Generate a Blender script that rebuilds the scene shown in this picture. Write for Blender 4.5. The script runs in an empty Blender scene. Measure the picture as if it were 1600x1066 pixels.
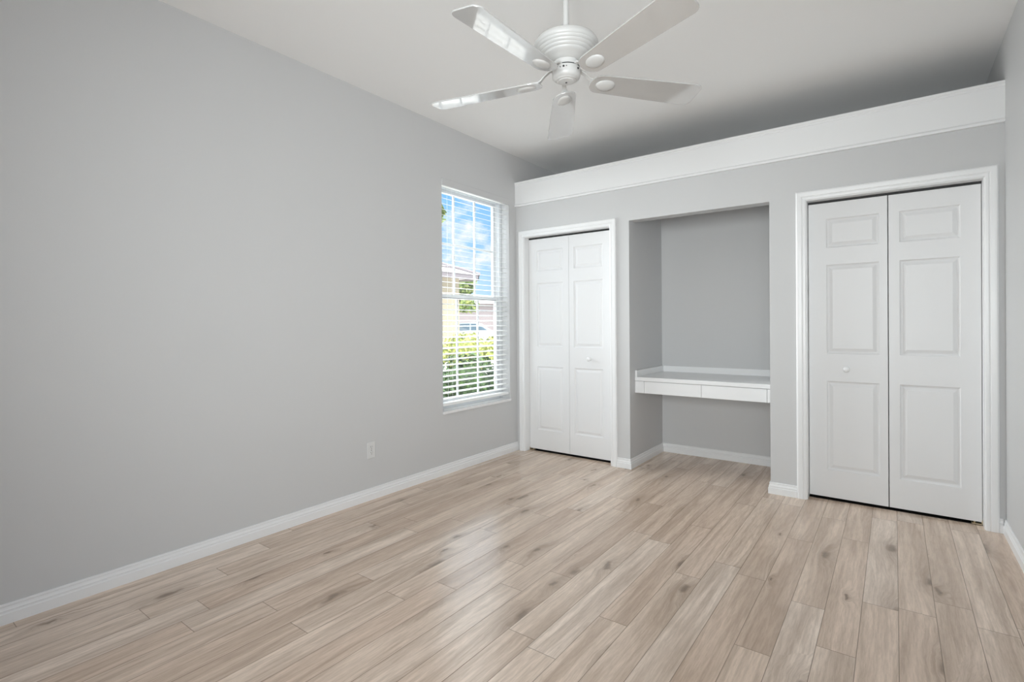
import bpy, bmesh, math, random
from mathutils import Vector, Matrix, noise

random.seed(7)
S = bpy.context.scene
COL = S.collection
PI = math.pi

# ------------------------------------------------------------------ camera
CAM = Vector((2.9626, 0.0, 1.2242))
cam_data = bpy.data.cameras.new('camera')
cam = bpy.data.objects.new('camera', cam_data)
COL.objects.link(cam)
cam_data.sensor_width = 36.0
cam_data.lens = 805.06 / 1600 * 36.0
cam_data.shift_y = -23.0 / 1600
cam_data.clip_start = 0.02
cam_data.clip_end = 400
th, pit, roll = 0.6384, -0.0034, -0.0071
r0 = Vector((math.cos(th), math.sin(th), 0))
f0 = Vector((-math.sin(th), math.cos(th), 0))
z0 = Vector((0, 0, 1))
F = f0 * math.cos(pit) + z0 * math.sin(pit)
U0 = z0 * math.cos(pit) - f0 * math.sin(pit)
R = r0 * math.cos(roll) + U0 * math.sin(roll)
U = U0 * math.cos(roll) - r0 * math.sin(roll)
m = Matrix((R, U, -F)).transposed().to_4x4()
m.translation = CAM
cam.matrix_world = m
S.camera = cam

# ------------------------------------------------------------------ colour management
S.view_settings.view_transform = 'Standard'
S.view_settings.look = 'None'
S.view_settings.exposure = 0.15
S.view_settings.gamma = 1.0
S.view_settings.use_curve_mapping = False
S.cycles.max_bounces = 14
S.cycles.diffuse_bounces = 10
S.cycles.transparent_max_bounces = 16
S.cycles.sample_clamp_indirect = 6.0
S.cycles.use_denoising = True

# ------------------------------------------------------------------ sky
W = bpy.data.worlds.new('sky')
S.world = W
W.use_nodes = True
nt = W.node_tree
nt.nodes.clear()
n_out = nt.nodes.new('ShaderNodeOutputWorld')
n_bg = nt.nodes.new('ShaderNodeBackground')
n_bg.inputs['Strength'].default_value = 1.0
n_tc = nt.nodes.new('ShaderNodeTexCoord')
n_sep = nt.nodes.new('ShaderNodeSeparateXYZ')
nt.links.new(n_tc.outputs['Generated'], n_sep.inputs[0])
n_ramp = nt.nodes.new('ShaderNodeValToRGB')
n_ramp.color_ramp.elements[0].position = 0.0
n_ramp.color_ramp.elements[0].color = (0.62, 0.83, 1.0, 1)
n_ramp.color_ramp.elements[1].position = 0.28
n_ramp.color_ramp.elements[1].color = (0.17, 0.52, 1.0, 1)
nt.links.new(n_sep.outputs['Z'], n_ramp.inputs[0])
n_noise = nt.nodes.new('ShaderNodeTexNoise')
n_noise.inputs['Scale'].default_value = 8.5
n_noise.inputs['Detail'].default_value = 6
n_noise.inputs['Roughness'].default_value = 0.58
n_map = nt.nodes.new('ShaderNodeMapping')
n_map.inputs['Scale'].default_value = (1, 1, 1.7)
n_map.inputs['Location'].default_value = (3.1, 1.7, 0.4)
nt.links.new(n_tc.outputs['Generated'], n_map.inputs[0])
nt.links.new(n_map.outputs[0], n_noise.inputs['Vector'])
n_cr = nt.nodes.new('ShaderNodeValToRGB')
n_cr.color_ramp.elements[0].position = 0.47
n_cr.color_ramp.elements[0].color = (0, 0, 0, 1)
n_cr.color_ramp.elements[1].position = 0.60
n_cr.color_ramp.elements[1].color = (1, 1, 1, 1)
nt.links.new(n_noise.outputs['Fac'], n_cr.inputs[0])
n_mix = nt.nodes.new('ShaderNodeMix')
n_mix.data_type = 'RGBA'
nt.links.new(n_cr.outputs[0], n_mix.inputs[0])
nt.links.new(n_ramp.outputs[0], n_mix.inputs[6])
n_mix.inputs[7].default_value = (1.0, 1.0, 1.0, 1)
# bright high haze: the sky is several times brighter well above the roofs
n_hi = nt.nodes.new('ShaderNodeMapRange')
n_hi.interpolation_type = 'SMOOTHSTEP'
n_hi.inputs['From Min'].default_value = 0.30
n_hi.inputs['From Max'].default_value = 0.46
n_hi.inputs['To Min'].default_value = 1.0
n_hi.inputs['To Max'].default_value = 6.5
nt.links.new(n_sep.outputs['Z'], n_hi.inputs['Value'])
nt.links.new(n_hi.outputs[0], n_bg.inputs['Strength'])
n_wf = nt.nodes.new('ShaderNodeMapRange')
n_wf.inputs['From Min'].default_value = 0.30
n_wf.inputs['From Max'].default_value = 0.46
n_wf.inputs['To Max'].default_value = 0.8
nt.links.new(n_sep.outputs['Z'], n_wf.inputs['Value'])
n_mw = nt.nodes.new('ShaderNodeMix')
n_mw.data_type = 'RGBA'
nt.links.new(n_wf.outputs[0], n_mw.inputs[0])
nt.links.new(n_mix.outputs[2], n_mw.inputs[6])
n_mw.inputs[7].default_value = (1.0, 0.965, 0.92, 1)
nt.links.new(n_mw.outputs[2], n_bg.inputs['Color'])
nt.links.new(n_bg.outputs[0], n_out.inputs[0])

# ------------------------------------------------------------------ lights
def lamp(name, kind, loc, direction, energy, color=(1, 1, 1), size=None, size_y=None, angle=None):
    d = bpy.data.lights.new(name, kind)
    d.energy = energy
    d.color = color
    if kind == 'AREA':
        d.shape = 'RECTANGLE'
        d.size = size
        d.size_y = size_y
    if angle is not None:
        d.angle = angle
    o = bpy.data.objects.new(name, d)
    COL.objects.link(o)
    o.location = loc
    o.rotation_euler = Vector(direction).to_track_quat('-Z', 'Y').to_euler()
    return o

# sun over the house roof: lights the garden, enters no window
lamp('sun', 'SUN', (0, 0, 20), (-0.75, -0.12, -0.65), 1.1, (1.0, 0.96, 0.88), angle=0.01)
# daylight through the visible side window, from the open sky outside
sl = lamp('side_window_daylight', 'AREA', (-1.15, 2.95, 2.0), (1.0, 0.0, -0.12), 41, (0.965, 0.985, 1.0), 1.6, 1.8)
sl.data.spread = math.radians(66)
# unseen fill lamps added behind the camera: one broad, one more at its right
rl = lamp('rear_fill', 'AREA', (2.62, -1.42, 1.50), (-0.16, 1, 0.08), 27, (0.965, 0.985, 1.0), 1.5, 1.5)
rl.data.spread = math.radians(110)
rr = lamp('rear_fill_right', 'AREA', (2.95, -1.40, 1.55), (-0.48, 1, -0.03), 13, (0.965, 0.985, 1.0), 0.7, 1.3)
rr.data.spread = math.radians(72)
# added fill lamp outside a made-up doorway beside the camera; brightens the left wall
hl = lamp('right_fill', 'AREA', (3.60, -0.45, 1.25), (-1, 0.95, 0.10), 10, (0.965, 0.985, 1.0), 0.8, 1.9)
hl.data.spread = math.radians(80)

# ------------------------------------------------------------------ materials
def new_mat(name):
    mt = bpy.data.materials.new(name)
    mt.use_nodes = True
    t = mt.node_tree
    b = t.nodes['Principled BSDF']
    return mt, t, b

def plain(name, col, rough=0.5, spec=0.5, metal=0.0, bump=0.0, bscale=400, var=0.0, vscale=3.0):
    mt, t, b = new_mat(name)
    b.inputs['Base Color'].default_value = (*col, 1)
    b.inputs['Roughness'].default_value = rough
    b.inputs['Specular IOR Level'].default_value = spec
    b.inputs['Metallic'].default_value = metal
    tc = t.nodes.new('ShaderNodeTexCoord')
    if bump > 0:
        nz = t.nodes.new('ShaderNodeTexNoise')
        nz.inputs['Scale'].default_value = bscale
        nz.inputs['Detail'].default_value = 3
        t.links.new(tc.outputs['Object'], nz.inputs['Vector'])
        bp = t.nodes.new('ShaderNodeBump')
        bp.inputs['Strength'].default_value = bump
        bp.inputs['Distance'].default_value = 0.002
        t.links.new(nz.outputs['Fac'], bp.inputs['Height'])
        t.links.new(bp.outputs[0], b.inputs['Normal'])
    nv = t.nodes.new('ShaderNodeTexNoise')
    nv.inputs['Scale'].default_value = vscale
    nv.inputs['Detail'].default_value = 2
    t.links.new(tc.outputs['Object'], nv.inputs['Vector'])
    mx = t.nodes.new('ShaderNodeMix')
    mx.data_type = 'RGBA'
    v = max(var, 0.004)
    mx.inputs[6].default_value = (*[c * (1 - v) for c in col], 1)
    mx.inputs[7].default_value = (*[min(1, c * (1 + v)) for c in col], 1)
    t.links.new(nv.outputs['Fac'], mx.inputs[0])
    t.links.new(mx.outputs[2], b.inputs['Base Color'])
    return mt

M = {}
M['wall'] = plain('light grey wall paint', (0.575, 0.577, 0.58), 0.55, 0.3, bump=0.10, bscale=180, var=0.008)
M['ceiling'] = plain('white ceiling paint', (0.88, 0.88, 0.875), 0.8, 0.2, bump=0.15, bscale=120, var=0.006)
M['trim'] = plain('white trim enamel', (0.80, 0.805, 0.81), 0.32, 0.45)
M['door'] = plain('white door enamel', (0.76, 0.762, 0.768), 0.40, 0.4, bump=0.04, bscale=300)
M['fan'] = plain('white fan enamel', (0.61, 0.61, 0.60), 0.28, 0.5)
M['blade'] = plain('glossy white fan blade', (0.55, 0.55, 0.545), 0.05, 0.5)
M['blade'].node_tree.nodes['Principled BSDF'].inputs['IOR'].default_value = 2.7
M['laminate'] = plain('white desk laminate', (0.80, 0.805, 0.81), 0.28, 0.45)
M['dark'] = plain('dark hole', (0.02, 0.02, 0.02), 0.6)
M['vinyl'] = plain('white window vinyl', (0.62, 0.64, 0.66), 0.35, 0.45)
M['slat'] = plain('white blind slat', (0.86, 0.87, 0.86), 0.35, 0.45)
M['marble'] = plain('white marble sill', (0.78, 0.78, 0.78), 0.22, 0.5, var=0.05, vscale=14)
M['plastic'] = plain('white outlet plastic', (0.66, 0.66, 0.655), 0.35, 0.5)
M['slot'] = plain('outlet slot shadow grey', (0.22, 0.22, 0.22), 0.6)
M['brass'] = plain('pivot bracket metal', (0.62, 0.52, 0.36), 0.35, 0.5, metal=0.8)
M['cord'] = plain('white blind cord', (0.80, 0.81, 0.80), 0.7)
M['gap_shade'] = plain('dark closet carpet', (0.012, 0.011, 0.010), 0.95, 0.1, bump=0.5, bscale=300)  # shade of the gaps under the doors, put into the sheet colour
M['closet'] = plain('unlit closet paint', (0.45, 0.45, 0.45), 0.8)
# outdoors
M['stucco'] = plain('cream stucco', (0.37, 0.315, 0.235), 0.85, 0.2, bump=0.2, bscale=40)
M['stucco_pink'] = plain('pale pink stucco', (0.30, 0.255, 0.25), 0.85, 0.2)
M['roof'] = plain('pale roof tile', (0.50, 0.485, 0.485), 0.8, 0.2, var=0.08, vscale=6)
M['fascia'] = plain('grey brown fascia board', (0.20, 0.17, 0.18), 0.6)
M['soffit'] = plain('white soffit', (0.75, 0.72, 0.68), 0.7)
M['garage'] = plain('pale blue grey garage door', (0.19, 0.24, 0.28), 0.6)
M['win_dark'] = plain('dark window glass', (0.06, 0.07, 0.09), 0.1, 0.8)
M['car_paint'] = plain('white car paint', (0.50, 0.53, 0.58), 0.2, 0.6)
M['car_glass'] = plain('blue grey car glass', (0.10, 0.15, 0.19), 0.08, 0.8)
M['tyre'] = plain('black tyre', (0.02, 0.02, 0.022), 0.8)
M['bark'] = plain('grey brown bark', (0.20, 0.15, 0.10), 0.9, var=0.2, vscale=20)
M['drive'] = plain('pale concrete driveway', (0.60, 0.59, 0.57), 0.9, var=0.05)

def leaf_mat(name, c1, c2, sc=9):
    mt, t, b = new_mat(name)
    tc = t.nodes.new('ShaderNodeTexCoord')
    nz = t.nodes.new('ShaderNodeTexNoise')
    nz.inputs['Scale'].default_value = sc
    nz.inputs['Detail'].default_value = 4
    t.links.new(tc.outputs['Object'], nz.inputs['Vector'])
    rp = t.nodes.new('ShaderNodeValToRGB')
    rp.color_ramp.elements[0].position = 0.38
    rp.color_ramp.elements[0].color = (*c1, 1)
    rp.color_ramp.elements[1].position = 0.64
    rp.color_ramp.elements[1].color = (*c2, 1)
    t.links.new(nz.outputs['Fac'], rp.inputs[0])
    t.links.new(rp.outputs[0], b.inputs['Base Color'])
    b.inputs['Roughness'].default_value = 0.5
    b.inputs['Specular IOR Level'].default_value = 0.3
    return mt

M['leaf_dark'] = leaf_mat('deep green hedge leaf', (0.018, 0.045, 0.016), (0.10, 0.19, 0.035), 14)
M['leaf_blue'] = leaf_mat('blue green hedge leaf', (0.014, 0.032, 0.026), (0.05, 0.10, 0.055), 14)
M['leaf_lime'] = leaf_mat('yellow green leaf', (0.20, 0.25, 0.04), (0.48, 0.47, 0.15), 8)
M['leaf_tree'] = leaf_mat('yellow green tree leaf', (0.08, 0.15, 0.03), (0.36, 0.40, 0.12), 3)
M['grass'] = leaf_mat('sunny lawn', (0.35, 0.44, 0.12), (0.55, 0.60, 0.22), 5)

def glass_mat():
    mt = bpy.data.materials.new('clear window glass')
    mt.use_nodes = True
    t = mt.node_tree
    t.nodes.clear()
    out = t.nodes.new('ShaderNodeOutputMaterial')
    mix = t.nodes.new('ShaderNodeMixShader')
    tr = t.nodes.new('ShaderNodeBsdfTransparent')
    tr.inputs[0].default_value = (0.97, 0.985, 0.98, 1)
    gl = t.nodes.new('ShaderNodeBsdfGlossy')
    gl.inputs['Roughness'].default_value = 0.0
    fr = t.nodes.new('ShaderNodeFresnel')
    # a pane is a slab: the inner side of each face must reflect like the outer side
    ge = t.nodes.new('ShaderNodeNewGeometry')
    io = t.nodes.new('ShaderNodeMapRange')
    io.inputs['To Min'].default_value = 1.45
    io.inputs['To Max'].default_value = 1.0 / 1.45
    t.links.new(ge.outputs['Backfacing'], io.inputs['Value'])
    t.links.new(io.outputs[0], fr.inputs['IOR'])
    t.links.new(fr.outputs[0], mix.inputs[0])
    t.links.new(tr.outputs[0], mix.inputs[1])
    t.links.new(gl.outputs[0], mix.inputs[2])
    t.links.new(mix.outputs[0], out.inputs[0])
    return mt
M['glass'] = glass_mat()

def floor_mat():
    mt, t, b = new_mat('pale oak plank flooring')
    N, L = t.nodes, t.links
    def math_(op, a, bb=None, c=None):
        n = N.new('ShaderNodeMath')
        n.operation = op
        for i, v in enumerate((a, bb, c)):
            if v is None:
                continue
            if isinstance(v, (int, float)):
                n.inputs[i].default_value = v
            else:
                L.new(v, n.inputs[i])
        return n.outputs[0]
    def comb(x, y, z):
        n = N.new('ShaderNodeCombineXYZ')
        for i, v in enumerate((x, y, z)):
            if isinstance(v, (int, float)):
                n.inputs[i].default_value = v
            else:
                L.new(v, n.inputs[i])
        return n.outputs[0]
    def ramp(v, stops):
        n = N.new('ShaderNodeValToRGB')
        e = n.color_ramp.elements
        while len(e) < len(stops):
            e.new(0.5)
        for k, (p, c) in enumerate(stops):
            e[k].position = p
            e[k].color = (*c, 1) if len(c) == 3 else c
        L.new(v, n.inputs[0])
        return n.outputs[0]
    def noise_(vec, scale, detail=4, rough=0.55, dist=0.0):
        n = N.new('ShaderNodeTexNoise')
        n.inputs['Scale'].default_value = scale
        n.inputs['Detail'].default_value = detail
        n.inputs['Roughness'].default_value = rough
        n.inputs['Distortion'].default_value = dist
        L.new(vec, n.inputs['Vector'])
        return n.outputs['Fac']
    def mixc(f, a, bb, mode='MIX'):
        n = N.new('ShaderNodeMix')
        n.data_type = 'RGBA'
        n.blend_type = mode
        for i, v in ((0, f), (6, a), (7, bb)):
            if isinstance(v, (int, float)):
                n.inputs[i].default_value = v
            elif isinstance(v, tuple):
                n.inputs[i].default_value = (*v, 1)
            else:
                L.new(v, n.inputs[i])
        return n.outputs[2]
    PW, PL = 0.126, 1.21
    tc = N.new('ShaderNodeTexCoord')
    sp = N.new('ShaderNodeSeparateXYZ')
    L.new(tc.outputs['Object'], sp.inputs[0])
    X, Y = sp.outputs['X'], sp.outputs['Y']
    xs = math_('DIVIDE', math_('ADD', X, 1.26 - 0.074), PW)
    col = math_('FLOOR', xs)
    fx = math_('FRACT', xs)
    wn = N.new('ShaderNodeTexWhiteNoise')
    wn.noise_dimensions = '1D'
    L.new(math_('ADD', col, 3.37), wn.inputs['W'])
    ys = math_('ADD', math_('DIVIDE', math_('ADD', Y, 5.0), PL), wn.outputs['Value'])
    row = math_('FLOOR', ys)
    fy = math_('FRACT', ys)
    wn2 = N.new('ShaderNodeTexWhiteNoise')
    wn2.noise_dimensions = '2D'
    L.new(comb(col, row, 0.0), wn2.inputs['Vector'])
    pid = wn2.outputs['Value']
    sepc = N.new('ShaderNodeSeparateColor')
    L.new(wn2.outputs['Color'], sepc.inputs[0])
    pid2, pid3 = sepc.outputs[1], sepc.outputs[2]
    # plank-local coordinates so that every plank has its own figure
    vec = comb(math_('ADD', X, math_('MULTIPLY', pid, 37.0)), math_('ADD', Y, math_('MULTIPLY', pid2, 53.0)), 0.0)
    mp = N.new('ShaderNodeMapping')
    mp.inputs['Scale'].default_value = (1.0, 0.075, 1.0)
    L.new(vec, mp.inputs[0])
    sv = mp.outputs[0]
    # knots: one in most cells of a stretched lattice, each drawn out along the grain
    mk = N.new('ShaderNodeMapping')
    mk.inputs['Scale'].default_value = (5.2, 1.75, 1.0)
    L.new(vec, mk.inputs[0])
    wob = N.new('ShaderNodeTexNoise')
    wob.inputs['Scale'].default_value = 14.0
    L.new(vec, wob.inputs['Vector'])
    addw = N.new('ShaderNodeVectorMath')
    addw.operation = 'MULTIPLY_ADD'
    L.new(wob.outputs['Color'], addw.inputs[0])
    addw.inputs[1].default_value = (0.22, 0.22, 0)
    L.new(mk.outputs[0], addw.inputs[2])
    vo = N.new('ShaderNodeTexVoronoi')
    vo.voronoi_dimensions = '2D'
    vo.inputs['Scale'].default_value = 0.85
    vo.inputs['Randomness'].default_value = 1.0
    L.new(addw.outputs[0], vo.inputs['Vector'])
    sepv = N.new('ShaderNodeSeparateColor')
    L.new(vo.outputs['Color'], sepv.inputs[0])
    kd = vo.outputs['Distance']
    kon = math_('GREATER_THAN', sepv.outputs[0], 0.45)
    ksz = math_('MULTIPLY_ADD', sepv.outputs[1], 1.0, 0.30)
    kd = math_('DIVIDE', kd, ksz)
    halo = math_('MULTIPLY', kon, ramp(kd, [(0.0, (1, 1, 1)), (0.12, (0.70, 0.70, 0.70)), (0.26, (0.22, 0.22, 0.22)), (0.48, (0, 0, 0))]))
    eye = math_('MULTIPLY', kon, ramp(kd, [(0.0, (1, 1, 1)), (0.04, (0.85, 0.85, 0.85)), (0.095, (0, 0, 0))]))
    # grain: stretched noise bent around the knots
    bend = N.new('ShaderNodeVectorMath')
    bend.operation = 'ADD'
    L.new(sv, bend.inputs[0])
    L.new(comb(math_('MULTIPLY', halo, 0.05), 0.0, 0.0), bend.inputs[1])
    g1 = noise_(bend.outputs[0], 34.0, 5, 0.62, 1.0)
    g2 = noise_(bend.outputs[0], 150.0, 4, 0.7, 0.2)
    broad = noise_(bend.outputs[0], 11.0, 3, 0.5, 0.9)
    # growth rings: bands of a distorted wave give the cathedral figure
    wv = N.new('ShaderNodeTexWave')
    wv.wave_type = 'BANDS'
    wv.bands_direction = 'X'
    wv.inputs['Scale'].default_value = 9.0
    wv.inputs['Distortion'].default_value = 9.0
    wv.inputs['Detail'].default_value = 2.0
    wv.inputs['Detail Scale'].default_value = 1.2
    L.new(bend.outputs[0], wv.inputs['Vector'])
    base = ramp(pid3, [(0.0, (0.73, 0.575, 0.465)), (0.35, (0.79, 0.640, 0.525)), (0.7, (0.84, 0.695, 0.58)), (1.0, (0.87, 0.74, 0.635))])
    c = mixc(math_('MULTIPLY', ramp(broad, [(0.40, (1, 1, 1)), (0.60, (0, 0, 0))]), 0.46), base, (0.38, 0.275, 0.20))
    c = mixc(math_('MULTIPLY', ramp(g1, [(0.40, (1, 1, 1)), (0.58, (0, 0, 0))]), 0.28), c, (0.36, 0.262, 0.19))
    c = mixc(math_('MULTIPLY', ramp(wv.outputs['Fac'], [(0.0, (1, 1, 1)), (0.35, (0, 0, 0))]), 0.14), c, (0.30, 0.22, 0.16))
    c = mixc(math_('MULTIPLY', ramp(g2, [(0.40, (1, 1, 1)), (0.56, (0, 0, 0))]), 0.20), c, (0.28, 0.21, 0.155))
    c = mixc(math_('MULTIPLY', halo, 0.42), c, (0.26, 0.185, 0.13))
    c = mixc(math_('MULTIPLY', eye, 0.62), c, (0.12, 0.082, 0.058))
    # bevelled seams
    ex = math_('MULTIPLY', math_('MINIMUM', fx, math_('SUBTRACT', 1.0, fx)), PW)
    ey = math_('MULTIPLY', math_('MINIMUM', fy, math_('SUBTRACT', 1.0, fy)), PL)
    e = math_('MINIMUM', ex, ey)
    seam = math_('SUBTRACT', 1.0, math_('MINIMUM', math_('DIVIDE', e, 0.0021), 1.0))
    c = mixc(math_('MULTIPLY', seam, 0.85), c, (0.12, 0.085, 0.06))
    L.new(c, b.inputs['Base Color'])
    rg = math_('MULTIPLY_ADD', g1, 0.12, 0.17)
    L.new(rg, b.inputs['Roughness'])
    b.inputs['Specular IOR Level'].default_value = 0.5
    bp = N.new('ShaderNodeBump')
    bp.inputs['Strength'].default_value = 0.35
    bp.inputs['Distance'].default_value = 0.0012
    hgt = math_('SUBTRACT', math_('MULTIPLY', g2, 0.25), seam)
    L.new(hgt, bp.inputs['Height'])
    L.new(bp.outputs[0], b.inputs['Normal'])
    return mt
M['floor'] = floor_mat()

# ------------------------------------------------------------------ mesh helpers
def obj(name, bm, mat, parent=None, smooth=False, bevel=0.0, bseg=2, loc=None, rot=None, angle=35):
    me = bpy.data.meshes.new(name)
    bmesh.ops.recalc_face_normals(bm, faces=bm.faces)
    bm.to_mesh(me)
    bm.free()
    me.materials.append(M[mat] if isinstance(mat, str) else mat)
    o = bpy.data.objects.new(name, me)
    COL.objects.link(o)
    if smooth:
        for p in me.polygons:
            p.use_smooth = True
        if angle:
            ca = math.radians(angle)
            b2 = bmesh.new()
            b2.from_mesh(me)
            for e in b2.edges:
                if len(e.link_faces) == 2 and e.calc_face_angle() > ca:
                    e.smooth = False
            b2.to_mesh(me)
            b2.free()
    if bevel > 0:
        md = o.modifiers.new('bevel', 'BEVEL')
        md.width = bevel
        md.segments = bseg
        md.limit_method = 'ANGLE'
        md.angle_limit = math.radians(40)
    if loc:
        o.location = loc
    if rot:
        o.rotation_euler = rot
    if parent:
        o.parent = parent
    return o

def BM():
    return bmesh.new()

def box(bm, x0, x1, y0, y1, z0, z1):
    v = [bm.verts.new((x, y, z)) for z in (z0, z1) for y in (y0, y1) for x in (x0, x1)]
    for f in ((0, 2, 3, 1), (4, 5, 7, 6), (0, 1, 5, 4), (2, 6, 7, 3), (0, 4, 6, 2), (1, 3, 7, 5)):
        bm.faces.new([v[i] for i in f])
    return v

def lathe(bm, prof, n=48, axis='Z', c=(0, 0, 0), cap=True):
    rings = []
    for r, h in prof:
        ring = []
        for k in range(n):
            a = 2 * PI * k / n
            if axis == 'Z':
                p = (c[0] + r * math.cos(a), c[1] + r * math.sin(a), c[2] + h)
            elif axis == 'Y':
                p = (c[0] + r * math.cos(a), c[1] + h, c[2] + r * math.sin(a))
            else:
                p = (c[0] + h, c[1] + r * math.cos(a), c[2] + r * math.sin(a))
            ring.append(bm.verts.new(p))
        rings.append(ring)
    for a, b in zip(rings[:-1], rings[1:]):
        for k in range(n):
            bm.faces.new((a[k], a[(k + 1) % n], b[(k + 1) % n], b[k]))
    if cap:
        bm.faces.new(rings[0])
        bm.faces.new(rings[-1])

def tube(bm, pts, r, n=8, taper=None):
    pts = [Vector(p) for p in pts]
    rings = []
    for i, p in enumerate(pts):
        d = (pts[min(i + 1, len(pts) - 1)] - pts[max(i - 1, 0)]).normalized()
        a = d.orthogonal().normalized()
        b = d.cross(a)
        rr = r if taper is None else r * (1 + (taper - 1) * i / (len(pts) - 1))
        rings.append([bm.verts.new(p + a * rr * math.cos(2 * PI * k / n) + b * rr * math.sin(2 * PI * k / n)) for k in range(n)])
    for a, b in zip(rings[:-1], rings[1:]):
        for k in range(n):
            # align rings by nearest start
            bm.faces.new((a[k], a[(k + 1) % n], b[(k + 1) % n], b[k]))
    bm.faces.new(rings[0])
    bm.faces.new(rings[-1])

def sweep(bm, stations):
    """stations: list of equal-length closed point loops; joins them and caps the ends"""
    rs = [[bm.verts.new(p) for p in st] for st in stations]
    n = len(rs[0])
    for a, b in zip(rs[:-1], rs[1:]):
        for k in range(n):
            bm.faces.new((a[k], a[(k + 1) % n], b[(k + 1) % n], b[k]))
    bm.faces.new(rs[0])
    bm.faces.new(list(reversed(rs[-1])))

def empty(name, loc, label=None, cat=None, group=None, rz=0.0):
    o = bpy.data.objects.new(name, None)
    o.empty_display_size = 0.05
    COL.objects.link(o)
    o.location = loc
    o.rotation_euler = (0, 0, rz)
    if label:
        tag(o, label, cat, group)
    return o

def tag(o, label, cat, group=None):
    o['label'] = label
    o['category'] = cat
    if group:
        o['group'] = group
    return o

def struct(name, bm, mat, **k):
    o = obj(name, bm, mat, **k)
    o['kind'] = 'structure'
    return o

# ------------------------------------------------------------------ dimensions
D = 4.072          # closet wall face
RW = 3.4765        # right wall face
CH = 2.867         # ceiling
YR = 4.826         # rear of niche / plant ledge
YF = -1.15         # wall behind the camera
LEDGE = 2.602
NX0, NX1, NZ = 1.172, 2.245, 2.092
WY0, WY1, WZ0, WZ1 = 3.037, 3.957, 0.515, 2.428    # side window opening
DZ = 2.063
DL0, DL1 = 0.095, 0.993
DR0, DR1 = 2.478, 3.384

# ------------------------------------------------------------------ room shell
bm = BM(); box(bm, -0.2, RW + 0.15, YF - 0.15, YR + 0.1, -0.15, 0.0)
struct('floor', bm, 'floor')
bm = BM(); box(bm, -0.2, RW + 0.15, YF - 0.15, YR + 0.1, CH, CH + 0.15)
struct('ceiling', bm, 'ceiling')
bm = BM()
box(bm, -0.2, 0, YF - 0.15, WY0, 0, CH)
box(bm, -0.2, 0, WY1, YR + 0.1, 0, CH)
box(bm, -0.2, 0, WY0, WY1, 0, WZ0 - 0.022)
box(bm, -0.2, 0, WY0, WY1, WZ1, CH)
struct('wall_left', bm, 'wall')
bm = BM()
box(bm, RW, RW + 0.12, YF - 0.15, -0.88, 0, CH)
box(bm, RW, RW + 0.12, -0.02, YR + 0.1, 0, CH)
box(bm, RW, RW + 0.12, -0.88, -0.02, 2.05, CH)  # lintel of an unseen doorway added to admit fill light
struct('wall_right', bm, 'wall')
# wall behind the camera with an unseen window added to let in fill light
bm = BM()
RX0, RX1, RZ0, RZ1 = 1.85, 3.40, 0.75, 2.30
box(bm, 0, RX0, YF - 0.15, YF, 0, CH)
box(bm, RX1, RW, YF - 0.15, YF, 0, CH)
box(bm, RX0, RX1, YF - 0.15, YF, 0, RZ0)
box(bm, RX0, RX1, YF - 0.15, YF, RZ1, CH)
struct('wall_front', bm, 'wall')
# unseen slab added outside the rear window to block light from the high sky
bm = BM(); box(bm, -0.6, RW + 1.5, YF - 3.6, YF - 0.16, 2.50, 2.62)
struct('sky_blocker', bm, 'ceiling')
# near-black sheets added behind the bifold doors, standing in for closet darkness
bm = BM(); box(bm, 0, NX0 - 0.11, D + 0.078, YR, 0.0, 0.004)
struct('floor_shade_left', bm, 'gap_shade')
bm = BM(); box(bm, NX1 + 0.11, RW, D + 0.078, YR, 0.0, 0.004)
struct('floor_shade_right', bm, 'gap_shade')
# closet wall: face with two door openings and the desk niche, closet partitions, rear wall
T = 0.115
bm = BM()
zt = LEDGE - 0.012
box(bm, 0, DL0 - 0.018, D, D + T, 0, zt)
box(bm, DL0 - 0.018, DL1 + 0.018, D, D + T, DZ + 0.018, zt)
box(bm, DL1 + 0.018, NX0, D, D + T, 0, zt)
box(bm, NX0, NX1, D, D + T, NZ, zt)
box(bm, NX1, DR0 - 0.018, D, D + T, 0, zt)
box(bm, DR0 - 0.018, DR1 + 0.018, D, D + T, DZ + 0.018, zt)
box(bm, DR1 + 0.018, RW, D, D + T, 0, zt)
box(bm, NX0 - 0.11, NX0, D + T, YR, 0, zt - 0.12)
box(bm, NX1, NX1 + 0.11, D + T, YR, 0, zt - 0.12)
box(bm, 0, RW, YR, YR + 0.1, 0, CH)
box(bm, 0, RW, D + T, YR, zt - 0.12, zt)
struct('wall_back', bm, 'wall')

# ledge fascia: flat board, crown strip on top and bead along the bottom
bm = BM()
f0y = D - 0.016
prof = [(D, 2.366), (f0y - 0.006, 2.366), (f0y - 0.008, 2.372), (f0y - 0.008, 2.380), (f0y - 0.003, 2.386), (f0y, 2.390),
        (f0y, 2.570), (f0y - 0.003, 2.573), (f0y - 0.003, 2.583), (f0y - 0.007, 2.587), (f0y - 0.007, LEDGE), (D + 0.02, LEDGE), (D + 0.02, LEDGE - 0.012), (D, LEDGE - 0.012)]
sweep(bm, [[(x, y, z) for y, z in prof] for x in (0.0, RW)])
struct('trim_1', bm, 'trim')

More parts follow.
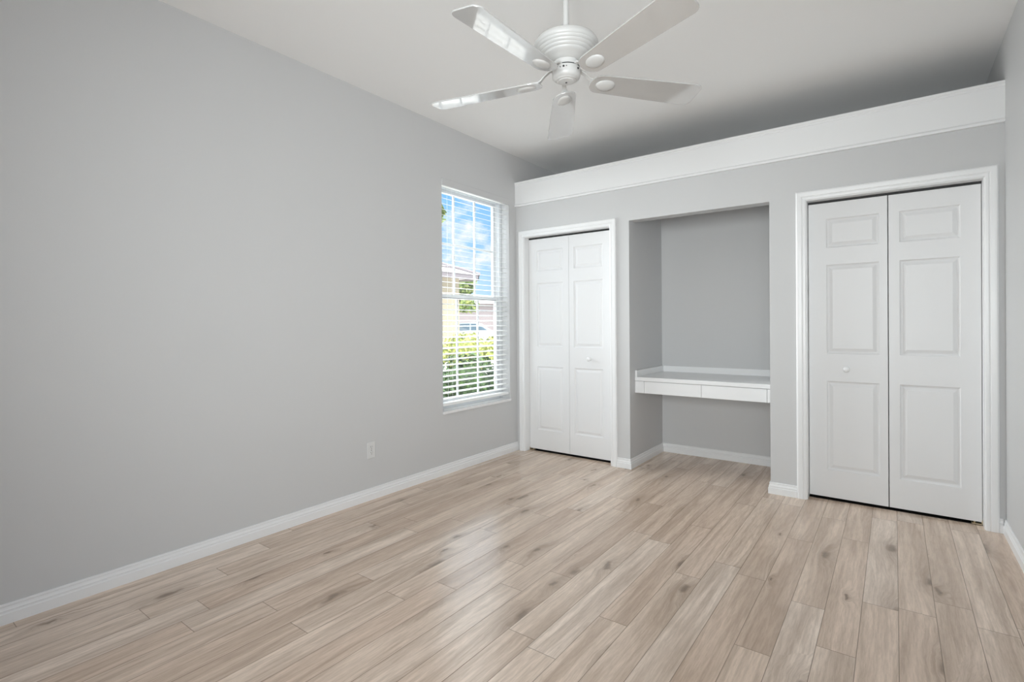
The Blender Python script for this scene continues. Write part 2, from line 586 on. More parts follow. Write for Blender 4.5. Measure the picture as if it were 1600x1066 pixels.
# ------------------------------------------------------------------ casings, jambs
CW = 0.060
CPROF = [(0, 0), (0, 0.009), (0.004, 0.012), (0.016, 0.013), (0.019, 0.0105), (0.023, 0.0105), (0.026, 0.015), (0.044, 0.0165), (0.052, 0.0165), (0.057, 0.013), (CW, 0.010), (CW, 0)]
def casing(name, xi0, xi1, zi):
    bm = BM()
    st = []
    st.append([(xi0 - u, D - v, 0.0) for u, v in CPROF])
    st.append([(xi0 - u, D - v, zi + u) for u, v in CPROF])
    st.append([(xi1 + u, D - v, zi + u) for u, v in CPROF])
    st.append([(xi1 + u, D - v, 0.0) for u, v in CPROF])
    sweep(bm, st)
    # jamb lining
    a0, a1 = xi0 + 0.004, xi1 - 0.004
    box(bm, a0 - 0.018, a0, D, D + T, 0, zi + 0.014)
    box(bm, a1, a1 + 0.018, D, D + T, 0, zi + 0.014)
    box(bm, a0, a1, D, D + T, zi - 0.004, zi + 0.014)
    return struct(name, bm, 'trim')
casing('trim_2', DL0 - 0.004, DL1 + 0.004, DZ + 0.004)
casing('trim_3', DR0 - 0.004, DR1 + 0.004, DZ + 0.004)

# ------------------------------------------------------------------ baseboards
BPROF = [(0, 0), (0.0145, 0), (0.0145, 0.043), (0.0105, 0.047), (0.0105, 0.053), (0.0125, 0.056), (0.0085, 0.062), (0.0065, 0.070), (0.0085, 0.074), (0.0075, 0.080), (0.004, 0.082), (0, 0.082)]
def baseboard(name, path, normals):
    """path: floor points along the wall face; normals: outward offset direction at each point (mitred)"""
    bm = BM()
    sweep(bm, [[(p[0] + n[0] * v, p[1] + n[1] * v, z) for v, z in BPROF] for p, n in zip(path, normals)])
    return struct(name, bm, 'trim')
baseboard('baseboard_left', [(0, YF), (0, D)], [(1, 0), (1, 0)])
baseboard('baseboard_right', [(RW, 0.04), (RW, D)], [(-1, 0), (-1, 0)])
xc0, xc1 = DL1 + 0.004 + CW, DR0 - 0.004 - CW
baseboard('baseboard_back', [(xc0, D), (NX0, D), (NX0, YR), (NX1, YR), (NX1, D), (xc1, D)],
          [(0, -1), (1, -1), (1, -1), (-1, -1), (-1, -1), (0, -1)])
baseboard('baseboard_back_right', [(DR1 + 0.004 + CW, D), (RW - 0.0135, D)], [(0, -1), (0, -1)])
bm = BM()
sweep(bm, [[(x, YF + v, z) for v, z in BPROF] for x in (0.0135, RW - 0.0135)])
struct('baseboard_front', bm, 'trim')

# ------------------------------------------------------------------ bifold doors
DY = D + 0.074        # leaf face
PANELS = [(0.208, 0.820), (1.008, 1.620), (1.736, 1.936)]
LZ0, LZ1 = 0.020, 2.046
def leaf(bm, x0, x1, y, px0, px1):
    th_ = 0.034
    xs = [x0, px0, px1, x1]
    zs = [LZ0] + [v for p in PANELS for v in p] + [LZ1]
    grid = {(i, j): bm.verts.new((xs[i], y, zs[j])) for i in range(4) for j in range(len(zs))}
    for i in range(3):
        for j in range(len(zs) - 1):
            q = [grid[i, j], grid[i + 1, j], grid[i + 1, j + 1], grid[i, j + 1]]
            if i == 1 and j % 2 == 1:
                prev = q
                for ins, dep in ((0.004, 0.0065), (0.011, 0.0105), (0.016, 0.0105), (0.036, 0.002)):
                    ring = [bm.verts.new((xs[1] + ins, y + dep, zs[j] + ins)), bm.verts.new((xs[2] - ins, y + dep, zs[j] + ins)),
                            bm.verts.new((xs[2] - ins, y + dep, zs[j + 1] - ins)), bm.verts.new((xs[1] + ins, y + dep, zs[j + 1] - ins))]
                    for k in range(4):
                        bm.faces.new((prev[k], prev[(k + 1) % 4], ring[(k + 1) % 4], ring[k]))
                    prev = ring
                bm.faces.new(prev)
            else:
                bm.faces.new(q)
    b = [bm.verts.new(p) for p in ((x0, y + th_, LZ0), (x1, y + th_, LZ0), (x1, y + th_, LZ1), (x0, y + th_, LZ1))]
    bm.faces.new(b[::-1])
    nz = len(zs) - 1
    bm.faces.new([grid[i, 0] for i in range(4)] + [b[1], b[0]])
    bm.faces.new([grid[i, nz] for i in range(3, -1, -1)] + [b[3], b[2]])
    bm.faces.new([grid[0, j] for j in range(nz + 1)] + [b[3], b[0]])
    bm.faces.new([grid[3, j] for j in range(nz, -1, -1)] + [b[1], b[2]])

KNOB = [(0.013, 0.0), (0.013, -0.003), (0.008, -0.006), (0.0075, -0.016), (0.0125, -0.021), (0.0165, -0.027), (0.0170, -0.031), (0.0145, -0.036), (0.008, -0.0385), (0.002, -0.039)]
def bifold(name, xa, xb, gap, pan, knob, pivot_x):
    root = bpy.data.objects.new(name, None)
    root.empty_display_size = 0.05
    COL.objects.link(root)
    root['kind'] = 'structure'
    mid = (xa + xb) / 2
    e = 0.003
    leaves = []
    for (l0, l1), (p0, p1) in zip(((xa + e, mid - gap / 2), (mid + gap / 2, xb - e)), pan):
        bm = BM()
        leaf(bm, l0, l1, DY, p0, p1)
        leaves.append(obj('door_leaf', bm, 'door', root))
    bm = BM()
    lathe(bm, [(r * 1.18, h * 1.15) for r, h in KNOB], 28, 'Y', (knob[1], DY, knob[2]))
    obj('knob', bm, 'trim', leaves[knob[0]], smooth=True, angle=60)
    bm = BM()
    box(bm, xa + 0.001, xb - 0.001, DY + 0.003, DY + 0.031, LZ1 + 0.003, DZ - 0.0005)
    obj('track', bm, 'dark', root)  # bifold track, made near-black to stand in for darkness above the leaves
    bm = BM()
    px = pivot_x
    s = 1 if px < mid else -1
    box(bm, px, px + s * 0.05, DY - 0.004, DY + 0.030, 0.0042, 0.008)
    box(bm, px, px + s * 0.004, DY - 0.004, DY + 0.030, 0.004, 0.030)
    lathe(bm, [(0.005, 0.004), (0.005, 0.022)], 12, 'Z', (px + s * 0.036, DY + 0.013, 0))
    obj('pivot_bracket', bm, 'brass', root)
    return root
bifold('door_1', DL0, DL1, 0.003, [(0.191, 0.479), (0.596, 0.889)], (1, 0.762, 0.909), DL0 + 0.001)
bifold('door_2', DR0, DR1, 0.005, [(2.587, 2.884), (2.990, 3.287)], (0, 2.703, 0.907), DR1 - 0.001)

# ------------------------------------------------------------------ side window
win = bpy.data.objects.new('window_1', None)
COL.objects.link(win)
win['kind'] = 'structure'
XO, XF = -0.165, -0.088          # frame depth range
bm = BM()
fw = 0.045
box(bm, XO, XF, WY0, WY0 + fw, WZ0, WZ1)
box(bm, XO, XF, WY1 - fw, WY1, WZ0, WZ1)
box(bm, XO, XF, WY0 + fw, WY1 - fw, WZ0, WZ0 + 0.035)
box(bm, XO, XF, WY0 + fw, WY1 - fw, WZ1 - fw, WZ1)
obj('window_frame', bm, 'vinyl', win, bevel=0.003)
def sash(x, z0, z1, railb, railt, name):
    y0, y1 = WY0 + fw, WY1 - fw
    sw = 0.040
    bm = BM()
    box(bm, x - 0.014, x + 0.014, y0, y0 + sw * 0.6, z0, z1)
    box(bm, x - 0.014, x + 0.014, y1 - sw, y1, z0, z1)
    box(bm, x - 0.014, x + 0.014, y0 + sw * 0.6, y1 - sw, z0, z0 + railb)
    box(bm, x - 0.014, x + 0.014, y0 + sw * 0.6, y1 - sw, z1 - railt, z1)
    s = obj(name, bm, 'vinyl', win, bevel=0.002)
    gy0, gy1, gz0, gz1 = y0 + sw * 0.6, y1 - sw, z0 + railb, z1 - railt
    for ym in (3.334, 3.612):
        bm = BM()
        box(bm, x - 0.008, x + 0.008, ym - 0.0085, ym + 0.0085, gz0, gz1)
        obj('muntin', bm, 'vinyl', s, bevel=0.003)
    zm = (gz0 + gz1) / 2
    bm = BM()
    box(bm, x - 0.0075, x + 0.0075, gy0, gy1, zm - 0.0085, zm + 0.0085)
    obj('muntin', bm, 'vinyl', s, bevel=0.003)
    bm = BM()
    box(bm, x - 0.002, x + 0.002, gy0, gy1, gz0, gz1)
    obj('glass_pane', bm, 'glass', s)
    return s
sash(-0.142, 1.455, WZ1 - fw, 0.034, 0.030, 'upper_sash')
sash(-0.110, WZ0 + 0.035, 1.487, 0.045, 0.030, 'lower_sash')
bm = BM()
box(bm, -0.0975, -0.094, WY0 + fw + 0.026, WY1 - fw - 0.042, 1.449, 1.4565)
obj('rail_shadow_strip', bm, 'dark', win)  # dark strip painted in for the shadow line under the meeting rail
bm = BM()
box(bm, -0.098, -0.086, 3.44, 3.50, 1.487, 1.497)
obj('sash_lock', bm, 'vinyl', win, bevel=0.002)
bm = BM()
box(bm, -0.2, 0.014, WY0, WY1, WZ0 - 0.022, WZ0)
obj('window_sill', bm, 'marble', win, bevel=0.003)
bm = BM()
box(bm, -0.160, 0.0, WY0 + 0.0005, WY0 + 0.004, WZ0 + 0.001, WZ1 - 0.001)
box(bm, -0.160, 0.0, WY1 - 0.004, WY1 - 0.0005, WZ0 + 0.001, WZ1 - 0.001)
obj('window_return', bm, 'wall', win)

# added window behind the camera, for fill light (frame, mullions, panes)
win2 = bpy.data.objects.new('window_added', None)
COL.objects.link(win2)
win2['kind'] = 'structure'
bm = BM()
RM = (RX0 + RX1) / 2
for a, b in ((RX0, RX0 + 0.05), (RX1 - 0.05, RX1), (RM - 0.025, RM + 0.025)):
    box(bm, a, b, YF - 0.12, YF - 0.06, RZ0, RZ1)
box(bm, RX0 + 0.05, RX1 - 0.05, YF - 0.12, YF - 0.06, RZ0, RZ0 + 0.05)
box(bm, RX0 + 0.05, RX1 - 0.05, YF - 0.12, YF - 0.06, RZ1 - 0.05, RZ1)
obj('window_frame', bm, 'vinyl', win2, bevel=0.003)
for a, b in ((RX0 + 0.05, RM - 0.025), (RM + 0.025, RX1 - 0.05)):
    bm = BM()
    box(bm, a, b, YF - 0.092, YF - 0.088, RZ0 + 0.05, RZ1 - 0.05)
    obj('glass_pane', bm, 'glass', win2)

# ------------------------------------------------------------------ blind
blind = empty('window_blind', (0, (WY0 + WY1) / 2, WZ0), 'white slatted blind lowered inside the side window, slats open', 'blind')
BO = Vector((0, (WY0 + WY1) / 2, WZ0))
def bl(name, bm, mat, **k):
    bmesh.ops.translate(bm, verts=bm.verts, vec=-BO)
    return obj(name, bm, mat, blind, **k)
by0, by1 = WY0 + 0.010, WY1 - 0.010
bm = BM()
sx, sw_, tilt = -0.036, 0.034, 0.25
SP = 0.0462
zs = []
z = WZ0 + 0.098
while z < WZ1 - 0.075:
    zs.append(z)
    z += SP
for z in zs:
    up, lo = [], []
    for k in range(7):
        u = -1 + 2 * k / 6
        x = sx + u * sw_ / 2
        zz = z - u * sw_ / 2 * tilt + 0.0010 * (1 - u * u)
        up.append((x, zz + 0.0008))
        lo.append((x, zz - 0.0008))
    loop = up + lo[::-1]
    sweep(bm, [[(x, y, zz) for x, zz in loop] for y in (by0, by1)])
bl('slat_stack', bm, 'slat', smooth=True)
bm = BM(); box(bm, sx - 0.026, sx + 0.026, by0, by1, WZ0 + 0.040, WZ0 + 0.064)
bl('bottom_rail', bm, 'slat', bevel=0.004)
bm = BM(); box(bm, sx - 0.028, sx + 0.024, WY0 + 0.005, WY1 - 0.005, WZ1 - 0.050, WZ1 - 0.004)
bl('headrail', bm, 'slat', bevel=0.003)
bm = BM(); box(bm, -0.004, 0.010, WY0 + 0.004, WY1 - 0.004, WZ1 - 0.060, WZ1 - 0.003)
bl('valance', bm, 'wall', bevel=0.003)
for y in (WY0 + 0.13, WY1 - 0.13):
    bm = BM()
    for xx in (sx - 0.025, sx + 0.025):
        tube(bm, [(xx, y, WZ0 + 0.06), (xx, y, WZ1 - 0.05)], 0.0009, 6)
    bl('ladder_cord', bm, 'cord')

# ------------------------------------------------------------------ built-in desk
desk = empty('built_in_desk', ((NX0 + NX1) / 2, 4.5, 0.631), 'white built-in desk with two shallow drawers spanning the wall niche', 'desk')
DO = Vector(((NX0 + NX1) / 2, 4.5, 0.631))
def dk(name, bm, mat='laminate', parent=desk, **k):
    if parent is desk:
        bmesh.ops.translate(bm, verts=bm.verts, vec=-DO)
    return obj(name, bm, mat, parent, **k)
FY = 4.176
bm = BM(); box(bm, NX0 + 0.001, NX1 - 0.001, FY, YR - 0.001, 0.735, 0.768)
dk('desktop', bm, bevel=0.003)
bm = BM(); box(bm, NX0 + 0.019, NX1 - 0.019, YR - 0.019, YR - 0.001, 0.768, 0.823)
dk('backsplash', bm, bevel=0.0015)
for a, b in ((NX0 + 0.001, NX0 + 0.019), (NX1 - 0.019, NX1 - 0.001)):
    bm = BM(); box(bm, a, b, FY + 0.004, YR - 0.001, 0.768, 0.823)
    dk('side_splash', bm, bevel=0.0015)
bm = BM()
box(bm, NX0 + 0.001, NX1 - 0.001, FY + 0.022, YR - 0.001, 0.690, 0.735)
box(bm, NX0 + 0.001, 1.252, FY + 0.004, FY + 0.022, 0.632, 0.732)
box(bm, 2.206, NX1 - 0.001, FY + 0.004, FY + 0.022, 0.632, 0.732)
box(bm, NX0 + 0.001, NX0 + 0.02, FY + 0.022, YR - 0.001, 0.632, 0.690)
box(bm, NX1 - 0.02, NX1 - 0.001, FY + 0.022, YR - 0.001, 0.632, 0.690)
dk('apron', bm, bevel=0.001)
for a, b in ((1.2545, 1.7275), (1.7305, 2.2035)):
    bm = BM()
    box(bm, a, b, FY + 0.004, FY + 0.022, 0.632, 0.7315)
    box(bm, a + 0.02, b - 0.02, FY + 0.022, FY + 0.46, 0.638, 0.688)
    dk('drawer', bm, bevel=0.0012)

# ------------------------------------------------------------------ wall outlet
OY, OZ = 2.315, 0.347
out = empty('wall_outlet', (0, OY, OZ), 'white duplex outlet low on the long grey wall', 'outlet')
bm = BM(); box(bm, 0.0, 0.006, -0.035, 0.035, -0.058, 0.058)
obj('cover_plate', bm, 'plastic', out, bevel=0.003)
for s in (1, -1):
    zc = s * 0.0195
    bm = BM()
    v = []
    for k in range(24):
        a = 2 * PI * k / 24
        v.append((max(-0.0145, min(0.0145, 0.0175 * math.cos(a))), zc + max(-0.0135, min(0.0135, 0.0175 * math.sin(a)))))
    sweep(bm, [[(x, yy, zz) for yy, zz in v] for x in (0.004, 0.0085)])
    rc = obj('receptacle', bm, 'plastic', out)
    bm = BM()
    box(bm, 0.0080, 0.0089, -0.0085, -0.0055, zc + 0.001, zc + 0.0095)
    box(bm, 0.0080, 0.0089, 0.0055, 0.0080, zc + 0.002, zc + 0.0090)
    lathe(bm, [(0.003, 0.0080), (0.003, 0.0089)], 10, 'X', (0, 0, zc - 0.0065))
    obj('socket_slot', bm, 'slot', rc)
bm = BM(); lathe(bm, [(0.0035, 0.0055), (0.0035, 0.007), (0.002, 0.0078)], 12, 'X')
obj('screw', bm, 'slot', out)

# ------------------------------------------------------------------ ceiling fan
FC = Vector((1.790, 2.000, 2.314))
fan = empty('ceiling_fan', (FC.x, FC.y, CH), 'white five-blade ceiling fan hanging from the ceiling on a downrod', 'ceiling fan')
def fz(z):       # offset from the fan origin at the ceiling
    return z - CH
bm = BM(); lathe(bm, [(0.075, 0.0), (0.075, -0.012), (0.070, -0.03), (0.052, -0.060), (0.026, -0.075), (0.014, -0.078)], 40)
obj('canopy', bm, 'fan', fan, smooth=True)
bm = BM(); lathe(bm, [(0.0125, -0.07), (0.0125, fz(2.545))], 20)
obj('downrod', bm, 'fan', fan, smooth=True)
mh = [(0.014, 2.545), (0.026, 2.542), (0.030, 2.516), (0.060, 2.510), (0.110, 2.498), (0.134, 2.484), (0.142, 2.470), (0.1435, 2.461), (0.142, 2.454),
      (0.137, 2.451), (0.137, 2.448), (0.133, 2.442), (0.128, 2.440), (0.128, 2.437), (0.123, 2.431), (0.118, 2.429), (0.118, 2.426), (0.112, 2.420), (0.106, 2.418), (0.106, 2.415),
      (0.099, 2.409), (0.088, 2.404), (0.076, 2.398), (0.068, 2.391), (0.058, 2.389), (0.057, 2.368), (0.050, 2.366)]
bm = BM(); lathe(bm, [(r, fz(z)) for r, z in mh], 72)
obj('motor_housing', bm, 'fan', fan, smooth=True, angle=50)
bm = BM(); lathe(bm, [(0.0605, fz(2.366)), (0.0605, fz(2.3615))], 56)
obj('shadow_ring', bm, 'dark', fan, smooth=True)
bm = BM()
lathe(bm, [(0.061, fz(2.3615)), (0.0625, fz(2.359)), (0.0625, fz(2.330)), (0.060, fz(2.322)), (0.053, fz(2.316)), (0.046, fz(2.3135)), (0.044, fz(2.3105)), (0.036, fz(2.309)), (0.034, fz(2.306)), (0.020, fz(2.304)), (0.002, fz(2.3035))], 56)
sh = obj('switch_housing', bm, 'fan', fan, smooth=True, angle=40)
# small dark switch and screws on the side that faces the camera
vd = Vector((CAM.x - FC.x, CAM.y - FC.y, 0)).normalized()
def on_cup(da, z, r, name, mat='dark'):
    a = math.atan2(vd.y, vd.x) + da
    bm = BM()
    lathe(bm, [(r, -0.002), (r, 0.002), (r * 0.6, 0.004)], 14, 'X')
    return obj(name, bm, mat, sh, loc=(0.0625 * math.cos(a), 0.0625 * math.sin(a), fz(z)), rot=(0, 0, a))
on_cup(-0.18, 2.348, 0.0042, 'reverse_switch')
on_cup(-0.42, 2.347, 0.0018, 'screw')
on_cup(0.02, 2.3485, 0.0018, 'screw')
on_cup(0.95, 2.347, 0.0045, 'pull_chain_outlet')
bm = BM(); lathe(bm, [(0.004, fz(2.305)), (0.004, fz(2.302))], 12)
obj('screw', bm, 'dark', sh)

RB0, RB1 = 0.114, 0.662
def blade_outline():
    pts = []
    # root end, rounded
    def hw(r):
        t = (r - RB0) / (RB1 - RB0)
        return 0.056 + 0.016 * min(1, t * 1.15)
    n = 10
    for k in range(n + 1):
        a = PI / 2 + PI * k / n
        pts.append((RB0 + 0.050 + 0.050 * math.cos(a), 0.056 * math.sin(a)))
    # trailing side out to the tip
    w = hw(RB1)
    pts.append((RB0 + 0.25, -hw(RB0 + 0.25)))
    cr = 0.034
    for k in range(7):
        a = -PI / 2 + PI / 2 * k / 6
        pts.append((RB1 - cr + cr * math.cos(a), -w + cr + cr * math.sin(a)))
    for k in range(7):
        a = PI / 2 * k / 6
        pts.append((RB1 - cr + cr * math.cos(a), w - cr + cr * math.sin(a)))
    pts.append((RB0 + 0.25, hw(RB0 + 0.25)))
    return pts
OUT = blade_outline()
bmB = BM()
sweep(bmB, [[(x, y, z) for x, y in OUT] for z in (-0.003, 0.003)])
bmM = BM()
rings = []
for k in range(7):
    f = k / 6
    rr = math.cos(f * PI / 2 * 0.97)
    hh = -0.0115 * math.sin(f * PI / 2)
    rings.append((rr, hh))
def ell(bm, a, b, cx, zc):
    rs = []
    for rr, hh in rings:
        rs.append([bm.verts.new((cx + a * rr * math.cos(2 * PI * k / 32) * (1.0 if math.cos(2 * PI * k / 32) > 0 else 1.15), b * rr * math.sin(2 * PI * k / 32), zc + hh)) for k in range(32)])
    for p, q in zip(rs[:-1], rs[1:]):
        for k in range(32):
            bm.faces.new((p[k], p[(k + 1) % 32], q[(k + 1) % 32], q[k]))
    bm.faces.new(rs[-1])
ell(bmM, 0.043, 0.034, 0.192, -0.0028)
bmI = BM()
def strap(bm, stations):
    st = []
    for x, y, z, w, h in stations:
        st.append([(x, y - w, z - h), (x, y + w, z - h), (x, y + w, z + h), (x, y - w, z + h)])
    sweep(bm, st)
strap(bmI, [(0.050, 0, 0.052, 0.012, 0.004), (0.075, 0, 0.050, 0.011, 0.0045), (0.098, 0, 0.036, 0.010, 0.0045), (0.118, 0, 0.018, 0.010, 0.0045), (0.130, 0, 0.009, 0.016, 0.004), (0.165, 0, 0.0072, 0.030, 0.0035), (0.235, 0, 0.0070, 0.024, 0.003)])
fb = fi = fm = None
PITCH = math.radians(-12)
# the blade set hangs a touch lower on its far left side
LEAN = Matrix.Rotation(math.radians(1.8), 4, Vector((math.sin(-0.478), -math.cos(-0.478), 0)))
for k in range(5):
    a = 4.673 - k * 2 * PI / 5
    mt = Matrix.Translation((0, 0, FC.z - CH)) @ LEAN @ Matrix.Rotation(a, 4, 'Z')
    mp_ = mt @ Matrix.Rotation(PITCH, 4, 'X')
    if fb is None:
        fb = obj('blade', bmB, 'blade', fan, bevel=0.0015)
        fm = obj('medallion', bmM, 'fan', fb, smooth=True)
        fi = obj('blade_iron', bmI, 'fan', fan, bevel=0.003)
        b_, m_, i_ = fb, fm, fi
    else:
        b_ = fb.copy(); COL.objects.link(b_); b_.parent = fan
        m_ = fm.copy(); COL.objects.link(m_); m_.parent = b_
        i_ = fi.copy(); COL.objects.link(i_); i_.parent = fan
    b_.matrix_basis = mp_
    i_.matrix_basis = mt @ Matrix.Rotation(PITCH * 0.6, 4, 'X')

# ------------------------------------------------------------------ outdoors
GZ = -0.16
bm = BM(); box(bm, -70, -0.2, -20, 80, GZ - 0.2, GZ)
g = obj('ground', bm, 'drive'); g['kind'] = 'structure'

def blob(bm, c, r, n, leaf_, seed):
    rnd = random.Random(seed)
    c = Vector(c)
    for _ in range(n):
        while True:
            p = Vector((rnd.uniform(-1, 1), rnd.uniform(-1, 1), rnd.uniform(-1, 1)))
            if 0.05 < p.length <= 1:
                break
        d = p.normalized()
        q = d * (0.62 + 0.38 * rnd.random() ** 0.5)
        pos = c + Vector((q.x * r[0], q.y * r[1], q.z * r[2]))
        nrm = (d + Vector((rnd.uniform(-.9, .9), rnd.uniform(-.9, .9), rnd.uniform(-.3, .9)))).normalized()
        a = nrm.orthogonal().normalized()
        a = (Matrix.Rotation(rnd.uniform(0, 6.28), 3, nrm) @ a)
        b = nrm.cross(a)
        s = leaf_ * rnd.uniform(0.7, 1.3)
        vs = [bm.verts.new(pos + a * s), bm.verts.new(pos + b * s * 0.45 + nrm * s * 0.1), bm.verts.new(pos - a * s), bm.verts.new(pos - b * s * 0.45 + nrm * s * 0.1)]
        bm.faces.new(vs)

def core(bm, c, r):
    mt = Matrix.Translation(c) @ Matrix.Diagonal((r[0] * 0.7, r[1] * 0.7, r[2] * 0.7, 1))
    bmesh.ops.create_icosphere(bm, subdivisions=2, radius=1.0, matrix=mt)

def shrub(name, base, r, n, leaf_, mat, label, seed, group=None, cat='shrub'):
    group = {'hedge_shrub': 'hedge shrubs right outside the window', 'garden_bush': 'sunlit yellow-green bushes across the drive'}[name]
    o = empty(name, (base[0], base[1], GZ), label, cat, group)
    bm = BM()
    blob(bm, (0, 0, r[2] * 0.98), r, n, leaf_, seed)
    core(bm, (0, 0, r[2] * 0.98), r)
    obj('foliage', bm, mat, o)
    bm = BM()
    rnd = random.Random(seed)
    for k in range(4):
        tube(bm, [(rnd.uniform(-.05, .05), rnd.uniform(-.05, .05), 0), (rnd.uniform(-.4, .4) * r[0], rnd.uniform(-.4, .4) * r[1], r[2])], 0.02, 6, 0.5)
    obj('stem', bm, 'bark', o)
    return o

# near hedge right outside the window (three plants)
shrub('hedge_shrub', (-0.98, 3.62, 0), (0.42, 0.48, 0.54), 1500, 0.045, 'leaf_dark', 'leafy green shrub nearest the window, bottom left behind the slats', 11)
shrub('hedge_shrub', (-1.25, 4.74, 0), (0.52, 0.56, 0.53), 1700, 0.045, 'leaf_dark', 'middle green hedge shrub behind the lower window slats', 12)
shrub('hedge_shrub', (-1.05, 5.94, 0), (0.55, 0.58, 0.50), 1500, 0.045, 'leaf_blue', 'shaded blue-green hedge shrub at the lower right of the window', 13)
# sunlit lime hedge in front of the street
for k, (px_, py_, lab) in enumerate([(-6.1, 6.75, 'sunlit yellow-green bush at the left of the window below the garage door'),
                                     (-6.4, 8.6, 'sunlit yellow-green bush in the middle below the parked car'),
                                     (-6.4, 10.5, 'sunlit yellow-green bush right of the middle, in front of the car'),
                                     (-6.3, 12.25, 'sunlit yellow-green bush at the right edge of the window pane')]):
    shrub('garden_bush', (px_, py_, 0), (0.72, 0.82, 0.60), 1300, 0.07, 'leaf_lime', lab, 30 + k)

# parked car, side on across the street
car = empty('parked_car', (-19.9, 26.5, GZ), 'white car parked across the street seen through the blind slats', 'car', rz=math.atan2(0.653, 0.757))
bm = BM()
body = [(-2.2, 0.35), (-2.25, 0.62), (-2.15, 0.88), (-1.45, 0.98), (1.25, 0.98), (2.05, 0.86), (2.2, 0.62), (2.15, 0.32), (1.75, 0.26), (-1.7, 0.26)]
sweep(bm, [[(x, y, z) for x, z in body] for y in (-0.88, 0.88)])
obj('car_body', bm, 'car_paint', car, bevel=0.06, bseg=3)
cab = [(-1.75, 0.96), (-1.25, 1.40), (-0.85, 1.52), (0.10, 1.55), (0.50, 1.46), (1.20, 0.96)]
bm = BM()
st = []
for y, s in ((-0.80, 1.0), (-0.66, 1.0), (0.66, 1.0), (0.80, 1.0)):
    st.append([(x, y * (1.0 if z < 1.2 else 0.86), z) for x, z in cab])
sweep(bm, st)
obj('car_roof', bm, 'car_paint', car, bevel=0.04, bseg=3)
for w in ([(-1.42, 1.02), (-1.12, 1.36), (-0.82, 1.43), (-0.30, 1.45), (-0.30, 1.02)], [(-0.20, 1.02), (-0.20, 1.45), (0.08, 1.45), (0.40, 1.37), (0.88, 1.02)]):
    bm = BM()
    sweep(bm, [[(x, y + (0.07 if z > 1.2 else 0.0), z) for x, z in w] for y in (-0.825, -0.76)])
    obj('car_window', bm, 'car_glass', car)
for xw in (-1.4, 1.35):
    for yw in (-0.80, 0.80):
        bm = BM(); lathe(bm, [(0.20, -0.11), (0.32, -0.10), (0.32, 0.10), (0.20, 0.11)], 24, 'Y', (xw, yw, 0.32))
        obj('wheel', bm, 'tyre', car, smooth=True)

# neighbour's house across the lawn
nh = empty('neighbour_house', (-14.6, 9.6, GZ), 'cream stucco neighbour house with a low pale hip roof', 'house')
def ctr(bm, o):
    bmesh.ops.translate(bm, verts=bm.verts, vec=-o.location)
bm = BM(); box(bm, -19, -10.6, 4.0, 14.85, GZ, 3.05); ctr(bm, nh)
obj('house_wall', bm, 'stucco', nh)
e0, e1, e2, e3 = -19.5, -10.1, 3.5, 15.35
ze = 3.05
bm = BM(); box(bm, e0, e1, e2, e3, ze - 0.02, ze + 0.02); ctr(bm, nh)
obj('soffit', bm, 'soffit', nh)
bm = BM()
box(bm, e1, e1 + 0.05, e2, e3 + 0.05, ze - 0.10, ze + 0.10)
box(bm, e0, e1 + 0.05, e3, e3 + 0.05, ze - 0.10, ze + 0.10)
ctr(bm, nh)
obj('fascia', bm, 'fascia', nh)
bm = BM()
hx, pz = (e1 - e0) / 2, 0.40
v = [bm.verts.new(p) for p in ((e0, e2, ze + .1), (e1 + .08, e2, ze + .1), (e1 + .08, e3 + .08, ze + .1), (e0, e3 + .08, ze + .1), ((e0 + e1) / 2, e2 + hx, ze + .1 + hx * pz), ((e0 + e1) / 2, e3 - hx, ze + .1 + hx * pz))]
for f in ((0, 1, 4), (1, 2, 5, 4), (2, 3, 5), (3, 0, 4, 5), (0, 3, 2, 1)):
    bm.faces.new([v[i] for i in f])
ctr(bm, nh)
rf = obj('roof', bm, 'roof', nh)
bm = BM()
tube(bm, [(e1 + .08, e3 + .08, ze + .13), ((e0 + e1) / 2, e3 - hx, ze + .13 + hx * pz)], 0.07, 8)
for k in range(1, 7):
    f = k / 7.0
    xx = e1 + .08 + (-(hx)) * f
    tube(bm, [(xx, e2 + hx * f, ze + .12 + hx * pz * f), (xx, e3 + .08 - hx * f, ze + .12 + hx * pz * f)], 0.028, 6)
ctr(bm, nh)
obj('tile_course', bm, 'fascia', rf)
bm = BM(); box(bm, -10.62, -10.55, 8.2, 13.6, GZ, 2.15); ctr(bm, nh)
gd = obj('garage_door', bm, 'garage', nh)

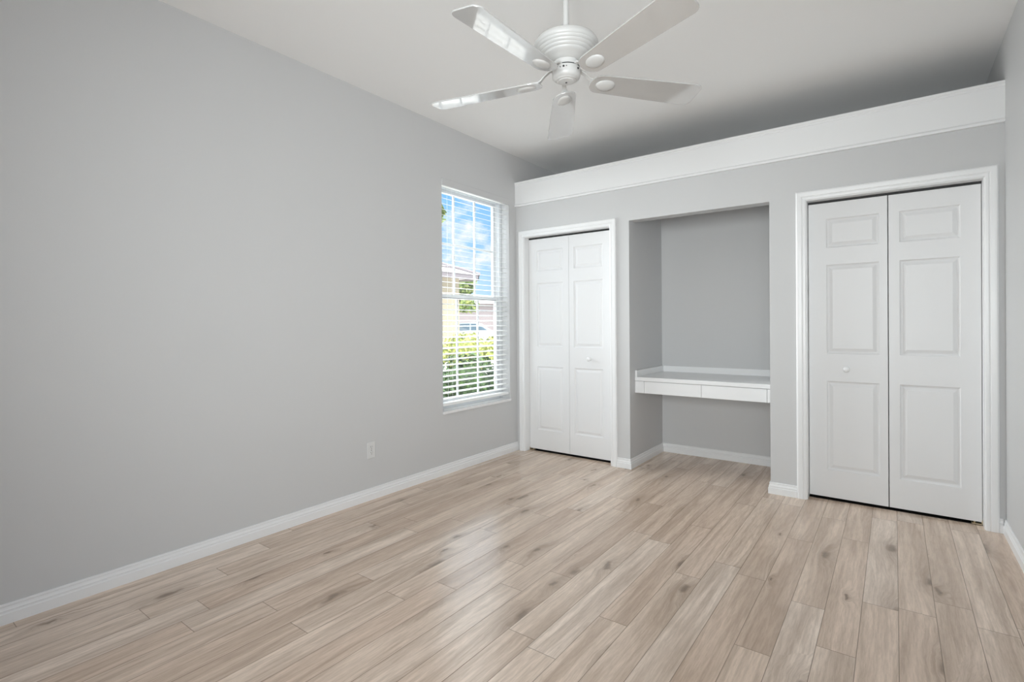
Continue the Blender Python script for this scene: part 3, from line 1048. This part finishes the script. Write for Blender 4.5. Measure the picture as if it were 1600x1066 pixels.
# far house behind the car
fh = empty('distant_house', (-33, 34, GZ), 'pale pink house with dark windows far beyond the parked car', 'house', rz=math.atan2(0.653, 0.757))
bm = BM(); box(bm, -10, 10, -2, 5, 0, 3.3)
obj('house_wall', bm, 'stucco_pink', fh)
bm = BM()
v = [bm.verts.new(p) for p in ((-10.6, -2.6, 3.3), (10.6, -2.6, 3.3), (10.6, 5.6, 3.3), (-10.6, 5.6, 3.3), (-6, 1.5, 4.3), (6, 1.5, 4.3))]
for f in ((0, 1, 5, 4), (1, 2, 5), (2, 3, 4, 5), (3, 0, 4), (0, 3, 2, 1)):
    bm.faces.new([v[i] for i in f])
obj('roof', bm, 'roof', fh)
for x0_, x1_, z0_, z1_ in ((-6.2, -5.0, 0.9, 2.5), (-3.4, -2.6, 0.4, 2.6), (-1.6, -0.3, 0.9, 2.5), (1.6, 3.2, 0.9, 2.5)):
    bm = BM(); box(bm, x0_, x1_, -2.05, -1.95, z0_, z1_)
    obj('window', bm, 'win_dark', fh)

def tree(loc, h, r, label, seed, mat='leaf_tree'):
    o = empty('street_tree', (loc[0], loc[1], GZ), label, 'tree', 'trees seen through the window')
    bm = BM()
    rnd = random.Random(seed)
    for k in range(9):
        c = (rnd.uniform(-.55, .55) * r, rnd.uniform(-.55, .55) * r, h - r * 0.8 + rnd.uniform(-.55, .5) * r)
        rr = r * rnd.uniform(0.38, 0.6)
        blob(bm, c, (rr, rr, rr * 0.85), 260, 0.16, seed * 20 + k)
        core(bm, c, (rr * .9, rr * .9, rr * 0.75))
    obj('crown', bm, mat, o)
    bm = BM()
    tube(bm, [(0, 0, 0), (0.08, 0.04, h * 0.35), (-0.03, 0.06, h * 0.7)], 0.13, 8, 0.6)
    obj('trunk', bm, 'bark', o)
    return o
tree((-19.6, 24.3), 4.9, 1.6, 'taller yellow-green tree at the right of the window above the car', 5)
tree((-23.5, 26.3), 4.0, 1.2, 'lower yellow-green tree beside the cream house corner', 6)
tree((-4.10, 6.50), 4.25, 0.68, 'small leafy tree with branch tips at the upper left corner of the window', 8)
